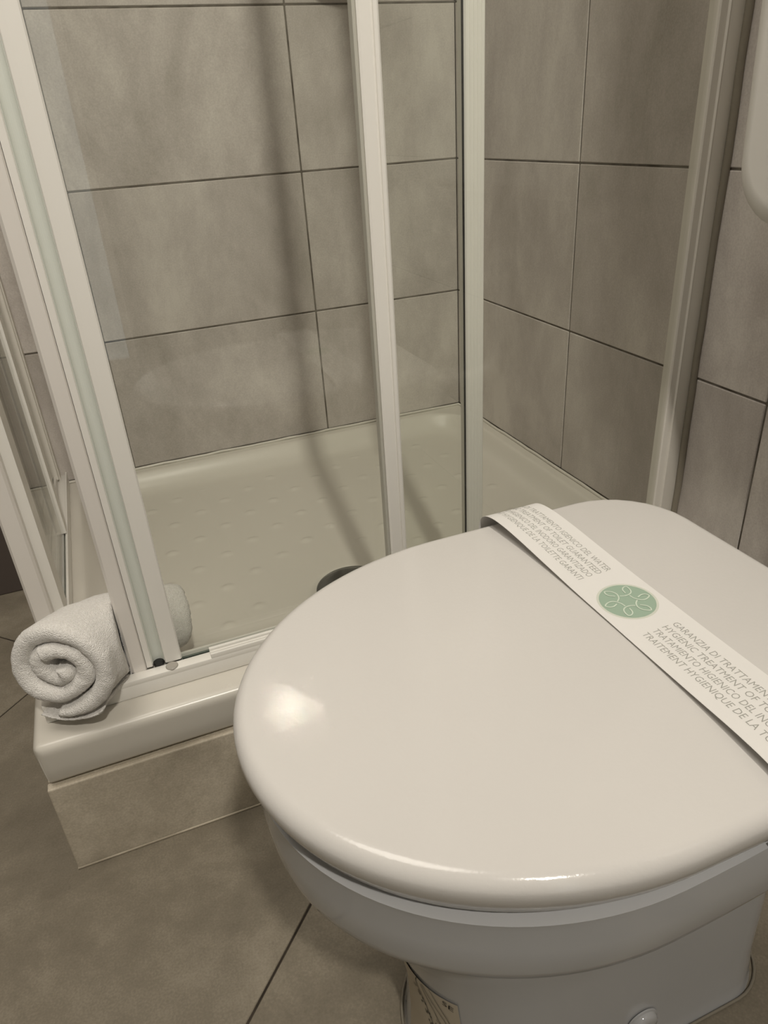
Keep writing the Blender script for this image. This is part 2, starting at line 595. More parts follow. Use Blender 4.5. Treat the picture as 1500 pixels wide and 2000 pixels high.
# drain cover
bm = bmesh.new()
zd = 0.1685
disc_lathe(bm, [(0.052, -0.004), (0.055, -0.002), (0.055, 0.002), (0.052, 0.0045), (0.040, 0.006), (0.020, 0.0068), (0.002, 0.007)], (DX, DY, zd - 0.004), seg=64)
tag(part('drain_cover', bm, M['drain'], tray, True, 50), 'round chrome drain cover')
# silicone bead along both walls
bm = bmesh.new()
pts = [(-0.86 + 0.86 * t / 30, -0.003 + random.uniform(-.0006, .0006), TZ + 0.0022 + random.uniform(-.0008, .0008)) for t in range(30)]
pts += [(-0.003 + random.uniform(-.0006, .0006), -0.004 - 0.70 * t / 24, TZ + 0.0022 + random.uniform(-.0008, .0008)) for t in range(25)]
tube(bm, pts, 0.0027, 8)
tag(part('silicone_bead', bm, M['acrylic'], tray, True), 'uneven white silicone bead along the wall tiles')

# ------------------------------------------------------------------ shower enclosure
CX, CY = -0.868, -0.683          # outer corner of the bottom track
FL, LL = -CX, -CY                # lengths of the front and left sides
ZT = TZ + 0.0005
ZTOP = 1.90


def F(s, n):      # front side: s along +x from the corner, n inwards
    return (CX + s, CY + n)


def L(s, n):      # left side: mirror image
    return (CX + n, CY + s)


def prism(bm, side, pts, z0, z1):
    extrude_poly(bm, [side(s, n) for s, n in pts], z0, z1)


def bar(bm, side, s0, s1, n0, n1, z0, z1, bev=0.0012):
    a, b = side(s0, n0), side(s1, n1)
    box(bm, a[0], b[0], a[1], b[1], z0, z1, bev, 2)


def pane(name, side, s0, s1, n0, n1, z0, z1, parent):
    bm = bmesh.new()
    a, b = side(s0, n0), side(s1, n1)
    fs = box(bm, a[0], b[0], a[1], b[1], z0, z1)
    big = 0 if abs(b[0] - a[0]) < abs(b[1] - a[1]) else 1
    bm.normal_update()
    for f in fs:
        f.material_index = 0 if abs(f.normal[big]) > 0.9 else 1
    return part(name, bm, [M['glass'], M['glass_edge']], parent)


screen = empty('shower_enclosure', (CX / 2, CY / 2, ZT),
               'white framed corner shower enclosure: bottom track, wall channels and fixed glass panels', 'shower enclosure')

# bottom tracks
for side, Ls, sfix in ((F, FL, 0.19), (L, LL, 0.19)):
    bm = bmesh.new()
    bar(bm, side, 0.0 if side is F else 0.04, Ls - 0.001, 0.0, 0.031, ZT, ZT + 0.0185, 0.0015)
    bar(bm, side, 0.0 if side is F else 0.04, Ls - 0.001, 0.0, 0.0145, ZT + 0.017, ZT + 0.0245, 0.0012)
    bar(bm, side, 0.036, Ls - 0.001, 0.0275, 0.031, ZT + 0.017, ZT + 0.0235, 0.0008)
    part('bottom_track', bm, M['profile'], screen, True, 35)
    bm = bmesh.new()
    for n0, n1, dz in ((0.0, 0.0035, 0.0305), (0.0050, 0.0085, 0.0300), (0.0098, 0.0142, 0.0315)):
        bar(bm, side, sfix, Ls - 0.001, n0 + 0.0002, n1, ZT + 0.024, ZT + dz, 0.0006)
    part('glazing_bead', bm, M['profile'], screen, True, 35)
    bm = bmesh.new()
    bar(bm, side, 0.0 if side is F else 0.05, Ls - 0.001, 0.0, 0.045, ZTOP, ZTOP + 0.035, 0.002)
    part('top_rail', bm, M['profile'], screen, True, 35)

# corner screw cap
bm = bmesh.new()
disc_lathe(bm, [(0.0072, -0.001), (0.0072, 0.0008), (0.0064, 0.0016), (0.001, 0.0019)], (-0.7235, -0.6758, ZT + 0.0246), seg=28)
tag(part('screw_cap', bm, M['cap'], screen, True, 40), 'grey round screw cap')
bm = bmesh.new()
disc_lathe(bm, [(0.0072, -0.001), (0.0072, 0.0008), (0.0064, 0.0016), (0.001, 0.0019)], (-0.8608, -0.540, ZT + 0.0246), seg=28)
part('screw_cap', bm, M['cap'], screen, True, 40)

# wall channels
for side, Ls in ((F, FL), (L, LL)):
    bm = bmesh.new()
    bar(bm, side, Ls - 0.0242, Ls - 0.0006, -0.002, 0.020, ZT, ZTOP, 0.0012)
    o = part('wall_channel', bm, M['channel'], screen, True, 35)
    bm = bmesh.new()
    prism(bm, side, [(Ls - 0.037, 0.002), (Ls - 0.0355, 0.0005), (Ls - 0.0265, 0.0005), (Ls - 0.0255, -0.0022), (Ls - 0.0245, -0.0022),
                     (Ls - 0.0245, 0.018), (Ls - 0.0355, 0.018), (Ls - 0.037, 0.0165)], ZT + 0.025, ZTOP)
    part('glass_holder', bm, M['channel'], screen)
# silicone outside the front wall channel
bm = bmesh.new()
tube(bm, [(-0.002 + random.uniform(-.0005, .0005), CY - 0.004 + random.uniform(-.0012, .0012), ZT + 0.002 + 1.4 * t / 30) for t in range(31)], 0.005, 8)
part('silicone_bead', bm, M['silicone'], screen, True)

# fixed glass and their leading posts
for side, Ls, sp in ((F, FL, 0.427), (L, LL, 0.263)):
    pane('fixed_pane', side, sp + 0.012, Ls - 0.028, 0.004, 0.009, ZT + 0.024, ZTOP, screen)
    bm = bmesh.new()
    w_ = 0.021
    prism(bm, side, [(sp, 0.0005), (sp + 0.002, -0.001), (sp + 0.0125, -0.001), (sp + 0.0133, 0.0008), (sp + 0.0148, 0.0008), (sp + 0.0156, -0.001),
                     (sp + w_ - 0.002, -0.001), (sp + w_, 0.0005), (sp + w_, 0.0142), (sp, 0.0142)], ZT + 0.025, ZTOP)
    part('fixed_post', bm, M['profile'], screen)
    bm = bmesh.new()
    bar(bm, side, sp - 0.0035, sp, 0.0020, 0.0125, ZT + 0.025, ZTOP, 0.0008)
    part('fixed_post_seal', bm, M['post_seal'], screen)


def shower_door(side, s0, s1, name_loc, label):
    d = empty('shower_door', name_loc, label, 'shower door')
    N0, N1 = (0.0155, 0.0330) if side is F else (0.0135, 0.0285)
    E0, E1 = (N0, N1) if side is F else (-0.006, 0.0155)      # the closing seal on the left door is set further out
    zb = ZT + 0.0255
    # leading profile with a concave grip
    g0, g1 = s0 + 0.024, s0 + 0.038
    pts = [(s0 + 0.017, N0), (g0 - 0.001, N0)]
    for k in range(0, 11):
        a = pi * k / 10
        pts.append(((g0 + g1) / 2 - (g1 - g0) / 2 * cos(a), N0 + 0.001 + 0.008 * sin(a)))
    pts += [(g1 + 0.001, N0), (s0 + 0.0445, N0 - 0.0005), (s0 + 0.056, N0 - 0.0005), (s0 + 0.0575, N0 + 0.001), (s0 + 0.0575, N1), (s0 + 0.017, N1)]
    bm = bmesh.new(); prism(bm, side, pts, zb, ZTOP - 0.002)
    lead = part('leading_profile', bm, M['profile'], d)
    # grey-green liner in the grip
    pl = []
    for k in range(0, 13):
        a = pi * k / 12
        pl.append(((g0 + g1) / 2 - (g1 - g0) / 2 * cos(a) * 0.98, N0 + 0.0004 + 0.0076 * sin(a)))
    for k in range(12, -1, -1):
        a = pi * k / 12
        pl.append(((g0 + g1) / 2 - (g1 - g0) / 2 * cos(a) * 0.90, N0 + 0.0002 + 0.0066 * sin(a)))
    bm = bmesh.new(); prism(bm, side, pl, zb + 0.004, ZTOP - 0.004)
    part('grip_liner', bm, M['groove'], lead)
    bm = bmesh.new()
    c = side((g0 + g1) / 2, N0 + 0.004)
    disc_lathe(bm, [(0.006, -0.002), (0.006, 0.003), (0.001, 0.0032)], (c[0], c[1], zb + 0.001), seg=20)
    part('rubber_stop', bm, M['rubber'], lead)
    # soft closing seal at the leading edge
    bm = bmesh.new()
    prism(bm, side, [(s0 - 0.001, E0 + 0.002), (s0 + 0.002, E0 - 0.001), (s0 + 0.0150, E0 - 0.001), (s0 + 0.0165, E0 + 0.001),
                     (s0 + 0.0165, E1 - 0.001), (s0 + 0.0150, E1 + 0.001), (s0 + 0.002, E1 + 0.001), (s0 - 0.001, E1 - 0.002)], zb - 0.002, ZTOP - 0.004)
    part('closing_seal', bm, M['seal'], d)
    # trailing profile, ribbed
    t0 = s1 - 0.023
    P = [(t0, N0 + 0.002), (t0 + 0.002, N0)]
    for k in range(4):
        a = t0 + 0.0045 + k * 0.0042
        P += [(a, N0), (a + 0.0004, N0 + 0.0006), (a + 0.0012, N0 + 0.0006), (a + 0.0016, N0)]
    T1 = max(N1 - 0.004, 0.0300)
    P += [(s1 - 0.001, N0), (s1, N0 + 0.001), (s1, T1), (t0, T1)]
    bm = bmesh.new(); prism(bm, side, P, zb, ZTOP - 0.002)
    part('trailing_profile', bm, M['profile'], d)
    bm = bmesh.new()
    bar(bm, side, t0 - 0.0016, t0 - 0.0003, N0 + 0.0008, N0 + 0.0034, zb, ZTOP - 0.004, 0.0002)
    part('trailing_seal', bm, M['rubber'], d)
    pane('glass_pane', side, s0 + 0.052, t0 + 0.004, 0.0215, 0.0265, ZT + 0.0192, ZTOP - 0.003, d)
    return d, zb


doorF, zb = shower_door(F, 0.100, 0.563, (*F(0.33, 0.024), ZT + 0.024),
                        'clear glass sliding shower door facing the toilet, with a ridged white grip edge, pushed partly open')
doorL, zb = shower_door(L, 0.155, 0.440, (*L(0.30, 0.024), ZT + 0.024),
                        'narrow clear glass sliding shower door on the left side, behind the rolled towel, pushed partly open')
bm = bmesh.new(); bar(bm, F, 0.158, 0.540, 0.0152, 0.0205, ZT + 0.0190, ZT + 0.0215, 0.0004)
part('bottom_seal', bm, M['gasket'], doorF)
bm = bmesh.new(); bar(bm, L, 0.213, 0.417, 0.0152, 0.0205, ZT + 0.0190, ZT + 0.0300, 0.0006)
part('bottom_seal', bm, M['profile'], doorL)

# ------------------------------------------------------------------ soap dish on the back wall (above the frame; its shadow falls into it)
soap = empty('soap_dish', (-0.235, -0.001, 1.03), 'round chrome soap dish on the back shower wall, above the frame', 'soap dish')
bm = bmesh.new()
disc_lathe(bm, [(0.050, -0.004), (0.058, 0.0), (0.060, 0.010), (0.056, 0.010), (0.050, 0.003), (0.001, 0.002)], (-0.235, -0.078, 1.03), seg=40)
part('dish', bm, M['chrome'], soap, True, 40)
bm = bmesh.new()
tube(bm, [(-0.235, -0.002, 1.03), (-0.235, -0.024, 1.03)], 0.008, 12)
disc_lathe(bm, [(0.022, 0.0), (0.022, 0.006), (0.016, 0.010)], (-0.235, -0.001, 1.03), axis='y', seg=24)
part('bracket', bm, M['chrome'], soap, True, 40)

# ------------------------------------------------------------------ toilet
TCY = -1.052
XR = 0.0


def outline(xf, xb, hw, a, rb, p=2.0, nf=56, ns=10, nb=8, ne=10, cy=TCY, hb=None):
    """plan outline, counter-clockwise: round front towards -x, straight flanks, rounded back corners"""
    pts = []
    xs_ = xf + a
    hb = hw if hb is None else hb
    rb = min(rb, hb * 0.9)
    for k in range(nf + 1):                                   # front, from +y flank round to -y flank
        t = pi / 2 + pi * k / nf
        c, s = cos(t), sin(t)
        pts.append((xs_ + a * (-(abs(c) ** (2 / p))), hw * (abs(s) ** (2 / p)) * (1 if s > 0 else -1)))
    for k in range(1, ns + 1):                                # -y flank
        pts.append((xs_ + (xb - rb - xs_) * k / ns, -hw + (hw - hb) * (3 - 2 * k / ns) * (k / ns) ** 2))
    for k in range(1, nb + 1):
        t = -pi / 2 + pi / 2 * k / nb
        pts.append((xb - rb + rb * cos(t), -hb + rb + rb * sin(t)))
    for k in range(1, ne):
        pts.append((xb, -hb + rb + (2 * hb - 2 * rb) * k / ne))
    for k in range(0, nb):
        t = pi / 2 * k / nb
        pts.append((xb - rb + rb * cos(t), hb - rb + rb * sin(t)))
    for k in range(0, ns):
        q = 1 - k / ns
        pts.append((xb - rb + (xs_ - xb + rb) * k / ns, hw - (hw - hb) * (3 - 2 * q) * q * q))
    return [(x, y + cy) for x, y in pts]


def ring(z, *a, **k):
    return [(x, y, z) for x, y in outline(*a, **k)]


LID = dict(xf=-0.690, xb=-0.246, hw=0.1745, a=0.215, rb=0.075)


def lid_ring(z, o, shrink=0.0):
    return ring(z, LID['xf'] + o, LID['xb'] - o, LID['hw'] - o, LID['a'] - o * 0.6, max(LID['rb'] - o * 0.7, 0.02))


toilet = empty('toilet', (-0.42, TCY, 0.0), 'white ceramic toilet with a closed glossy lid, standing beside the shower tray', 'toilet')

# bowl and pedestal in one casting
RG = [   # z, front, back, half width, front length, corner radius, half width at the back
    (0.0, -0.590, -0.236, 0.090, 0.095, 0.05, 0.090), (0.006, -0.589, -0.237, 0.0885, 0.095, 0.05, 0.0885),
    (0.020, -0.587, -0.240, 0.0868, 0.095, 0.045, 0.0868),
    (0.060, -0.585, -0.247, 0.0855, 0.095, 0.04, 0.0855), (0.110, -0.586, -0.252, 0.0855, 0.097, 0.035, 0.0855),
    (0.155, -0.592, -0.255, 0.0860, 0.105, 0.035, 0.0860), (0.195, -0.605, -0.257, 0.089, 0.120, 0.035, 0.0865),
    (0.230, -0.622, -0.257, 0.096, 0.145, 0.035, 0.087), (0.262, -0.628, -0.256, 0.102, 0.165, 0.035, 0.088),
    (0.290, -0.646, -0.252, 0.118, 0.186, 0.035, 0.093), (0.308, -0.659, -0.246, 0.134, 0.194, 0.035, 0.103),
    (0.320, -0.668, -0.240, 0.147, 0.198, 0.035, 0.118), (0.330, -0.674, -0.234, 0.157, 0.200, 0.035, 0.140),
    (0.336, -0.677, -0.232, 0.1615, 0.201, 0.035, 0.155), (0.346, -0.679, -0.231, 0.1645, 0.202, 0.04, 0.160),
    (0.370, -0.681, -0.230, 0.1665, 0.204, 0.045, 0.161), (0.388, -0.6805, -0.230, 0.1660, 0.204, 0.045, 0.162),
    (0.394, -0.681, -0.232, 0.166, 0.201, 0.045, 0.159), (0.396, -0.675, -0.238, 0.160, 0.196, 0.045, 0.153),
]
bm = bmesh.new()
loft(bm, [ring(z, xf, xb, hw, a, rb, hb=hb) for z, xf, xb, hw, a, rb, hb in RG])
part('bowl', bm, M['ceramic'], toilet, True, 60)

# seat ring under the lid
bm = bmesh.new()
loft(bm, [lid_ring(0.3965, 0.016), lid_ring(0.398, 0.0122), lid_ring(0.4025, 0.0122), lid_ring(0.4038, 0.015)])
part('seat', bm, M['lid'], toilet, True, 50)


def lid_top(x, y):
    """height of the lid's domed top"""
    rx, ry = (x + 0.455) / 0.24, (y - TCY) / 0.176
    return 0.4505 - 0.006 * min(1.3, rx * rx + ry * ry) 


bm = bmesh.new()
rr = 0.0105
rings = [lid_ring(0.4060, 0.018), lid_ring(0.4042, 0.0112), lid_ring(0.4040, 0.0094), lid_ring(0.4052, 0.0082), lid_ring(0.4160, 0.0034), lid_ring(0.4258, 0.0002)]
base = 0.4292
for k in range(1, 10):
    a = pi / 2 * k / 9
    rings.append(lid_ring(base + rr * sin(a), rr * (1 - cos(a))))
top = lid_ring(base + rr, rr)
cx0, cy0 = -0.455, TCY
edge_z = base + rr
for s in (0.97, 0.9, 0.8, 0.68, 0.55, 0.42, 0.29, 0.16, 0.05):
    r = []
    for x, y, z in top:
        X, Y = cx0 + (x - cx0) * s, cy0 + (y - cy0) * s
        r.append((X, Y, edge_z + 0.0100 * (1 - s ** 2.1)))
    rings.append(r)
loft(bm, rings)
part('lid', bm, M['lid'], toilet, True)
# hinge blocks
for sy in (-1, 1):
    bm = bmesh.new()
    box(bm, -0.275, -0.249, TCY + sy * 0.075 - 0.017, TCY + sy * 0.075 + 0.017, 0.3965, 0.4045, 0.002, 2)
    part('hinge', bm, M['lid'], toilet, True, 50)
# floor bolt caps low on both flanks
for sy in (-1, 1):
    bm = bmesh.new()
    yy = TCY + sy * 0.0865
    rings = []
    for r, h in ((0.0165, 0.0), (0.0165, 0.0012), (0.0145, 0.0018), (0.0140, 0.0045), (0.0125, 0.0062), (0.008, 0.0070), (0.001, 0.0072)):
        rings.append([(-0.399 + r * cos(2 * pi * k / 32), yy + sy * h, 0.0485 + r * sin(2 * pi * k / 32)) for k in range(32)])
    loft(bm, rings)
    tag(part('bolt_cap', bm, M['ceramic'], toilet, True, 50), 'round white bolt cap')
# silicone at the foot
bm = bmesh.new()
tube(bm, [(x, y, 0.002 + random.uniform(0, .0006)) for x, y in outline(-0.5925, -0.2315, 0.0915, 0.096, 0.05)], 0.0015, 8, closed=True)
tag(part('silicone_bead', bm, M['silicone'], toilet, True), 'beige silicone bead around the foot')


# printed sticker on the front of the pedestal
def ped(u, z, off=0.0006):
    """point on the pedestal at outline parameter u (index units) and height z"""
    for A, B in zip(RG, RG[1:]):
        if A[0] <= z <= B[0]:
            t = (z - A[0]) / (B[0] - A[0]); break
    v = [A[i] + (B[i] - A[i]) * t for i in range(7)]
    O = outline(v[1] - off, v[2], v[3] + off, v[4], v[5], hb=v[6] + off)
    i = int(u); f = u - i
    return Vector((O[i][0] + (O[i + 1][0] - O[i][0]) * f, O[i][1] + (O[i + 1][1] - O[i][1]) * f, z))


SU0, SU1, SZ0, SZ1 = 27.0, 40.5, 0.020, 0.150


def sticker_pt(a, b, off=0.0009):
    """a: 0..1 across (from the front edge towards the camera side), b: 0..1 upwards"""
    return ped(SU0 + (SU1 - SU0) * a, SZ0 + (SZ1 - SZ0) * b, off)


bm = bmesh.new()
gr = [[bm.verts.new(sticker_pt(i / 14, j / 14)) for j in range(15)] for i in range(15)]
for i in range(14):
    for j in range(14):
        bm.faces.new((gr[i][j], gr[i + 1][j], gr[i + 1][j + 1], gr[i][j + 1]))
sticker = part('sticker', bm, M['sticker'], toilet, True)
tag(sticker, 'beige paper sticker with a line drawing and printed letters')


def sticker_curve(bm, P, wd=0.00045, n=10):
    C = catmull(P, n)
    V = [sticker_pt(a, b, 0.0013) for a, b in C]
    rows = []
    for k, p in enumerate(V):
        t = (V[min(k + 1, len(V) - 1)] - V[max(k - 1, 0)]).normalized()
        nrm = Vector((p.x + 0.45, p.y - TCY, 0)).normalized()
        sd_ = t.cross(nrm) * wd
        p = p + nrm * (2e-6 * k)
        rows.append((bm.verts.new(p - sd_), bm.verts.new(p + sd_)))
    for (a, b), (c, d) in zip(rows, rows[1:]):
        bm.faces.new((a, b, d, c))


bm = bmesh.new()
sticker_curve(bm, [(0.42, 1.0), (0.38, 0.92), (0.42, 0.80), (0.52, 0.62), (0.62, 0.50), (0.63, 0.58)])
sticker_curve(bm, [(0.50, 0.98), (0.60, 0.86), (0.72, 0.74), (0.80, 0.66)])
sticker_curve(bm, [(0.62, 1.0), (0.74, 0.84), (0.84, 0.70), (0.82, 0.62), (0.74, 0.60), (0.64, 0.63)])
sticker_curve(bm, [(0.47, 0.95), (0.56, 0.80), (0.66, 0.66), (0.74, 0.60)])
part('line_drawing', bm, M['ink_line'], sticker)


def text_mesh(body, size=1.0):
    c = bpy.data.curves.new('t', 'FONT')
    c.body = body
    c.size = size
    c.resolution_u = 2
    c.offset = -0.003
    o = bpy.data.objects.new('t', c)
    COL.objects.link(o)
    dg = bpy.context.evaluated_depsgraph_get()
    dg.update()
    me = bpy.data.meshes.new_from_object(o.evaluated_get(dg))
    bpy.data.objects.remove(o)
    bpy.data.curves.remove(c)
    vs = [tuple(v.co) for v in me.vertices]
    fs = [tuple(p.vertices) for p in me.polygons]
    bpy.data.meshes.remove(me)
    x0, x1 = min(v[0] for v in vs), max(v[0] for v in vs)
    y1 = max(v[1] for v in vs)
    return [((v[0] - x0) / (x1 - x0), v[1]) for v in vs], fs, x1 - x0


CAPH = max(v[1] for v in text_mesh('H')[0])


def sticker_text(bm, body, a, b, length, height, ang):
    vs, fs, wd = text_mesh(body)
    ca, sa = cos(ang), sin(ang)
    V = []
    for x, y in vs:
        X, Y = x * length, y / CAPH * height
        V.append(bm.verts.new(sticker_pt(min(1, max(0, a + (X * ca - Y * sa))), min(1, max(0, b + (X * sa + Y * ca))), 0.0014)))
    for f in fs: bm.faces.new([V[i] for i in f])


bm = bmesh.new()
sticker_text(bm, 'SE', 0.80, 0.93, 0.14, 0.055, radians(-14))
sticker_text(bm, 'O', 0.72, 0.28, 0.07, 0.06, radians(-35))
tag(part('lettering', bm, M['ink_black'], sticker), kind='stuff')
bm = bmesh.new()
random.seed(3)
for k in range(16):       # the small print, too fine to read
    t = k / 15
    a, b = 0.30 + 0.33 * t, 0.84 - 0.46 * t
    for r in range(2):
        da, db = random.uniform(-.01, .02) + r * 0.03, random.uniform(-.03, .03) + r * 0.02
        sticker_curve(bm, [(a + da, b + db), (a + da + 0.012, b + db - 0.02)], random.uniform(0.0004, 0.0009), 2)
tag(part('small_print', bm, M['ink_line'], sticker), kind='stuff')

# ------------------------------------------------------------------ paper band over the lid
BXC, BW = -0.3925, 0.0545
PATH = catmull([(-0.8855, 0.4015), (-0.8720, 0.4060), (-0.8680, 0.4180), (-0.8690, 0.4330), (-0.8745, 0.4440), (-0.8880, 0.4510), (-0.9100, 0.4540), (-0.9400, 0.4542),
                (-0.9800, 0.4528), (-1.0200, 0.4515), (-1.0520, 0.4512), (-1.1000, 0.4508), (-1.1450, 0.4508), (-1.1800, 0.4508), (-1.2050, 0.4490),
                (-1.2230, 0.4435), (-1.2320, 0.4350), (-1.2345, 0.4200), (-1.2310, 0.4060), (-1.2180, 0.4015)], 10)
ARC = [0.0]
for p, q in zip(PATH, PATH[1:]):
    ARC.append(ARC[-1] + math.hypot(q[0] - p[0], q[1] - p[1]))
i0 = min(range(len(PATH)), key=lambda i: abs(PATH[i][0] + 1.048))
S0 = ARC[i0]


def band_pt(u, v, off=0.0):
    """u along the band (towards the camera, 0 at the emblem), v across (+ towards the wall)"""
    s = min(max(u + S0, 1e-5), ARC[-1] - 1e-5)
    lo, hi = 0, len(ARC) - 1
    while hi - lo > 1:
        m = (lo + hi) // 2
        if ARC[m] <= s: lo = m
        else: hi = m
    t = (s - ARC[lo]) / (ARC[hi] - ARC[lo])
    y = PATH[lo][0] + (PATH[hi][0] - PATH[lo][0]) * t
    z = PATH[lo][1] + (PATH[hi][1] - PATH[lo][1]) * t
    ty, tz = PATH[hi][0] - PATH[lo][0], PATH[hi][1] - PATH[lo][1]
    l_ = math.hypot(ty, tz)
    return Vector((BXC + v, y + tz / l_ * off, z - ty / l_ * off))


bm = bmesh.new()
nv = 6
U = [a - S0 for a in ARC]
rows = []
for off in (0.0, 0.00022):
    rows.append([[bm.verts.new(band_pt(u, BW * (k / nv - 0.5), off)) for k in range(nv + 1)] for u in U])
for g in rows:
    for i in range(len(U) - 1):
        for k in range(nv):
            bm.faces.new((g[i][k], g[i][k + 1], g[i + 1][k + 1], g[i + 1][k]))
for i in range(len(U) - 1):
    for k in (0, nv):
        bm.faces.new((rows[0][i][k], rows[0][i + 1][k], rows[1][i + 1][k], rows[1][i][k]))
band = link('paper_band', mesh_of(bm, M['paper'], True, 'paper_band', 60))
tag(band, 'white printed paper hygiene band with a green round emblem, wrapped over the toilet lid', 'paper band')


def ribbon(bm, P, fn, wd):
    """flat printed line: one mitred strip through the surface coordinates P, laid out by fn(u, v, lift)"""
    n = len(P)
    rows = []
    for i in range(n):
        a, b = P[max(i - 1, 0)], P[min(i + 1, n - 1)]
        du, dv = b[0] - a[0], b[1] - a[1]
        l_ = math.hypot(du, dv) or 1.0
        nu, nv_ = -dv / l_ * wd, du / l_ * wd
        lift = 0.00055 + 2e-6 * i
        rows.append((bm.verts.new(fn(P[i][0] + nu, P[i][1] + nv_, lift)), bm.verts.new(fn(P[i][0] - nu, P[i][1] - nv_, lift))))
    for (a, b), (c, d) in zip(rows, rows[1:]):
        bm.faces.new((a, b, d, c))


def band_text(bm, body, u, vb, length, cap, right=False):
    vs, fs, wd = text_mesh(body)
    V = [bm.verts.new(band_pt((u - length if right else u) + x * length, vb + y / CAPH * cap, 0.00030)) for x, y in vs]
    for f in fs: bm.faces.new([V[i] for i in f])


LINES = ['GARANZIA DI TRATTAMENTO IGIENICO DEL WATER', 'HYGIENIC TREATMENT OF TOILET GUARANTEED',
         'TRATAMIENTO HIGIENICO DEL INODORO GARANTIZADO', 'TRAITEMENT HYGIENIQUE DE LA TOILETTE GARANTI']
CH = 0.00378
ll = [len(t) * CH * k for t, k in zip(LINES, (1.0, 1.03, 0.98, 0.96))]
bm = bmesh.new()
for t, ln, vb in zip(LINES, ll, (0.0105, 0.0018, -0.0069, -0.0156)):
    band_text(bm, t, -0.0385, vb - 0.0005, ln, 0.0055, right=True)
    band_text(bm, t, 0.0355, vb - 0.0005, ln, 0.0055)
tag(part('lettering', bm, M['ink'], band), kind='stuff')

# pale halo printed round the emblem
bm = bmesh.new()
HA = [[bm.verts.new(band_pt(-r * sin(2 * pi * k / 48), r * cos(2 * pi * k / 48), 0.00030)) for k in range(48)] for r in (0.0204, 0.0222)]
for k in range(48):
    j = (k + 1) % 48
    bm.faces.new((HA[0][k], HA[1][k], HA[1][j], HA[0][j]))
part('emblem_border', bm, M['halo'], band)
# emblem: sage disc with six outlined leaves
bm = bmesh.new()
ER = 0.0205
c0 = [bm.verts.new(band_pt(0, 0, 0.00030))]
prev = None
for q in range(1, 5):
    cur = [bm.verts.new(band_pt(-ER * q / 4 * sin(2 * pi * k / 48), ER * q / 4 * cos(2 * pi * k / 48), 0.00030)) for k in range(48)]
    for k in range(48):
        j = (k + 1) % 48
        if prev is None: bm.faces.new((c0[0], cur[k], cur[j]))
        else: bm.faces.new((prev[k], cur[k], cur[j], prev[j]))
    prev = cur
emblem = part('emblem', bm, M['green'], band)


def emblem_pt(x, y, rot):
    """x, y in emblem radii; mapped into band coordinates"""
    X, Y = x * cos(rot) - y * sin(rot), x * sin(rot) + y * cos(rot)
    return X, Y


leafc = catmull([(-0.27, 0.24), (-0.08, 0.30), (0.08, 0.45), (0.12, 0.62), (0.05, 0.80), (-0.06, 0.90), (-0.16, 0.80), (-0.17, 0.64), (-0.07, 0.46)], 8)
for k in range(6):
    # image-up of the emblem points along world (.62, .78)
    rot = pi * k / 3
    bm = bmesh.new()
    pts = []
    for x, y in leafc:
        X, Y = emblem_pt(x, y, rot)
        wx = X * 0.78 + Y * 0.62
        wy = -X * 0.62 + Y * 0.78
        pts.append((-wy * ER, wx * ER))
    ribbon(bm, pts, band_pt, 0.00048)
    part('leaf_outline', bm, M['leaf'], emblem)

# ------------------------------------------------------------------ cistern on the right wall
cist = empty('cistern', (-0.08, -1.055, 0.675), 'white plastic cistern with rounded corners hung on the right wall above the toilet', 'cistern')


def rrect(y0, y1, z0, z1, r, x, n=8):
    P = []
    for cy_, cz_, a0 in ((y1 - r, z1 - r, 0), (y0 + r, z1 - r, pi / 2), (y0 + r, z0 + r, pi), (y1 - r, z0 + r, 3 * pi / 2)):
        for k in range(n + 1):
            a = a0 + pi / 2 * k / n
            P.append((x, cy_ + r * cos(a), cz_ + r * sin(a)))
    return P


bm = bmesh.new()
rings = []
for x, ins in ((-0.001, 0.012), (-0.02, 0.006), (-0.07, 0.001), (-0.090, 0.0)):
    rings.append(rrect(-1.285 + ins, -0.792 - ins, 0.664 + ins, 1.30, 0.052, x))  # unseen upper part stretched taller so its shadow spans the right wall
for k in range(1, 8):
    a = pi / 2 * k / 7
    ins = 0.022 * (1 - cos(a))
    rings.append(rrect(-1.285 + ins, -0.792 - ins, 0.664 + ins, 1.30 - ins, 0.052 - ins * 0.5, -0.090 - 0.022 * sin(a)))
rings = [[(x, -1.0385 + (y + 1.0385) * (1 - 0.355 * (0.86 - min(z, 1.0))), z) for x, y, z in r] for r in rings]
loft(bm, rings)
part('body', bm, M['cistern'], cist, True, 50)
bm = bmesh.new()
box(bm, -0.117, -0.001, -1.302, -0.775, 1.301, 1.325, 0.009, 3)
part('cover', bm, M['cistern'], cist, True, 50)
bm = bmesh.new()
disc_lathe(bm, [(0.024, 0), (0.024, 0.004), (0.018, 0.006), (0.001, 0.006)], (-0.06, -1.045, 1.325), seg=32)
part('flush_button', bm, M['chrome'], cist, True, 40)
bm = bmesh.new()
tube(bm, [(-0.06, -1.055, 0.69), (-0.06, -1.055, 0.45), (-0.065, -1.055, 0.40), (-0.085, -1.055, 0.37), (-0.12, -1.055, 0.36), (-0.228, -1.055, 0.36)], 0.02, 16)
part('flush_pipe', bm, M['cistern'], cist, True, 50)

# ------------------------------------------------------------------ rolled towel in the corner of the enclosure
tw = empty('rolled_towel', (-0.80, -0.66, 0.226), 'white terry towel rolled up on the front corner of the shower tray', 'towel')
AX = catmull([(-0.838, -0.712, 0.2870), (-0.823, -0.683, 0.2820), (-0.797, -0.652, 0.274), (-0.768, -0.622, 0.262), (-0.735, -0.602, 0.250), (-0.695, -0.594, 0.242)], 12)
AX = [Vector(p) for p in AX]
AL = [0.0]
for p, q in zip(AX, AX[1:]): AL.append(AL[-1] + (q - p).length)
LEN = AL[-1]


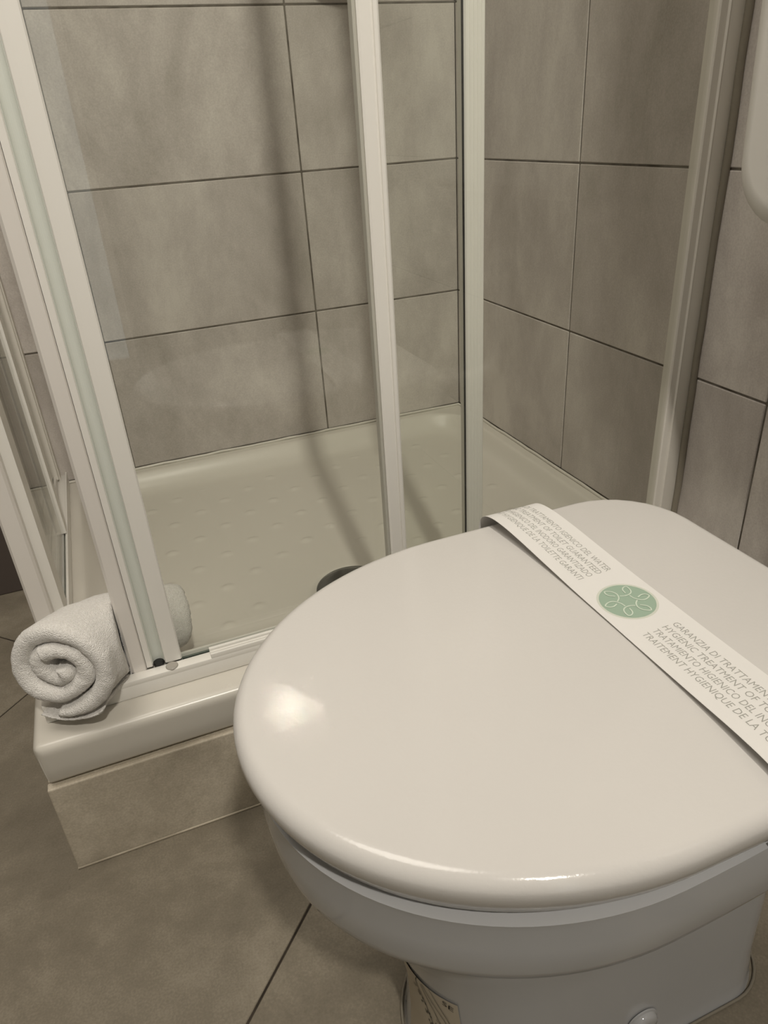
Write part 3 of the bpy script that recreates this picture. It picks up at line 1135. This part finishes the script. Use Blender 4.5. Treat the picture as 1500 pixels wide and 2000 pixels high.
def axis_at(s):
    s0 = s
    s = min(max(s, 0.0), LEN - 1e-6)
    i = max(k for k in range(len(AL) - 1) if AL[k] <= s)
    t = (s - AL[i]) / (AL[i + 1] - AL[i])
    p = AX[i].lerp(AX[i + 1], t)
    tg = (AX[min(i + 1, len(AX) - 1)] - AX[max(i - 1, 0)]).normalized()
    p = p + tg * (s0 - s)
    side = tg.cross(Vector((0, 0, 1))).normalized()
    up = side.cross(tg).normalized()
    return p, side, up


TURNS = 2.3
TH = 0.0208
PITCHR = 0.0212
NSP = 250
R_OUT = 0.0665


def spiral_r(th):
    return 0.0065 + PITCHR * th / (2 * pi)


rmax = spiral_r(TURNS * 2 * pi)


def taper(s):
    f = min(1, max(0, s / LEN))
    return 1.0 - 0.32 * f


bm = bmesh.new()
rings = []
for i in range(NSP + 1):
    th = TURNS * 2 * pi * i / NSP
    r = spiral_r(th)
    sq = 1 + 0.16 * noise.noise((th * 0.55, 3.1, 0.4))
    r *= sq
    ang = -th + radians(-98) + TURNS * 2 * pi         # outer end comes to rest underneath
    turn = th / (2 * pi)
    front = 0.004 * turn - 0.004 + 0.009 * noise.noise((th * 0.45, 0.2, 7.7))
    if turn < 0.7: front += 0.006
    back = LEN + 0.004 * noise.noise((th * 0.4, 9.0, 2.0))
    tk = TH * (1.0 if i < NSP - 10 else 1.0 - 0.45 * (i - NSP + 10) / 10)
    if i < 8: tk *= 0.6 + 0.05 * i
    loop = []
    NSL = 30
    for k in range(NSL + 1):
        loop.append((front + tk / 2 + (back - front - tk) * k / NSL, tk / 2))
    for k in range(1, 6):
        a = pi / 2 - pi * k / 6
        loop.append((back - tk / 2 + tk / 2 * cos(a), tk / 2 * sin(a)))
    for k in range(NSL + 1):
        loop.append((back - tk / 2 - (back - front - tk) * k / NSL, -tk / 2))
    for k in range(1, 6):
        a = -pi / 2 - pi * k / 6
        loop.append((front + tk / 2 + tk / 2 * cos(a), tk / 2 * sin(a)))
    rg = []
    for s, o in loop:
        p, sd, up = axis_at(s)
        tp = taper(s)
        rad = (r + o) * tp * R_OUT / (rmax + TH / 2)
        # soft squash: flatter underneath
        dx, dz = rad * cos(ang), rad * sin(ang)
        dz *= 0.97 if dz > 0 else 0.93
        v = p + sd * dx + up * dz
        nn = noise.noise_vector(v * 150.0) * 0.0007 + noise.noise_vector(v * 420.0) * 0.0006 + noise.noise_vector(v * 38.0) * 0.0016
        v = v + nn
        if v.x > -0.7705 and v.y < -0.6465:        # pressed against the door's profile
            if p.x < -0.764: v.x = -0.7705
            else: v.y = -0.6465
        v.z = max(v.z, 0.2252 if v.y < -0.64 and v.x > -0.866 and v.y > -0.683 else 0.2015)
        rg.append(v)
    rings.append(rg)
loft(bm, rings)
towel = part('roll', bm, M['terry'], tw, True)
# loose hem flap lying under the roll
bm = bmesh.new()
fl = []
for i in range(29):
    a = i / 28
    row = []
    for j in range(25):
        b = j / 24
        # along the axis a, outwards b (towards the camera, down on to the track)
        p, sd, up = axis_at(0.008 + a * LEN * 0.42)
        tp = taper(a * LEN * 0.42)
        an = radians(-117 + 60 * b)
        rad = 0.068 * tp
        v = p + sd * (rad * cos(an)) + up * (rad * sin(an) * 0.95)
        v += noise.noise_vector(v * 60) * 0.0016
        v.z = max(v.z, 0.2256 if v.y > -0.684 and v.x > -0.869 else 0.2012)
        row.append(v)
    fl.append(row)
V0 = [[bm.verts.new(v) for v in r] for r in fl]
V1 = []
for i in range(29):
    r = []
    for j in range(25):
        a, b = fl[min(i + 1, 28)][j] - fl[max(i - 1, 0)][j], fl[i][min(j + 1, 24)] - fl[i][max(j - 1, 0)]
        nn = a.cross(b).normalized()
        p, sd, up = axis_at(0.008 + i / 28 * LEN * 0.42)
        if nn.dot(fl[i][j] - p) < 0: nn = -nn
        edge = min(i, 28 - i, j, 24 - j)
        r.append(bm.verts.new(fl[i][j] + nn * (0.005 * min(1, (edge + 0.6) / 2.2)) + noise.noise_vector(fl[i][j] * 300) * 0.0007))
    V1.append(r)
for g in (V0, V1):
    for i in range(28):
        for j in range(24):
            bm.faces.new((g[i][j], g[i + 1][j], g[i + 1][j + 1], g[i][j + 1]))
b0 = [(i, 0) for i in range(28)] + [(28, j) for j in range(24)] + [(i, 24) for i in range(28, 0, -1)] + [(0, j) for j in range(24, 0, -1)]
for k in range(len(b0)):
    (i, j), (m, n_) = b0[k], b0[(k + 1) % len(b0)]
    bm.faces.new((V0[i][j], V0[m][n_], V1[m][n_], V1[i][j]))
tag(part('hem', bm, M['terry'], tw, True), 'loose flat hem under the roll')
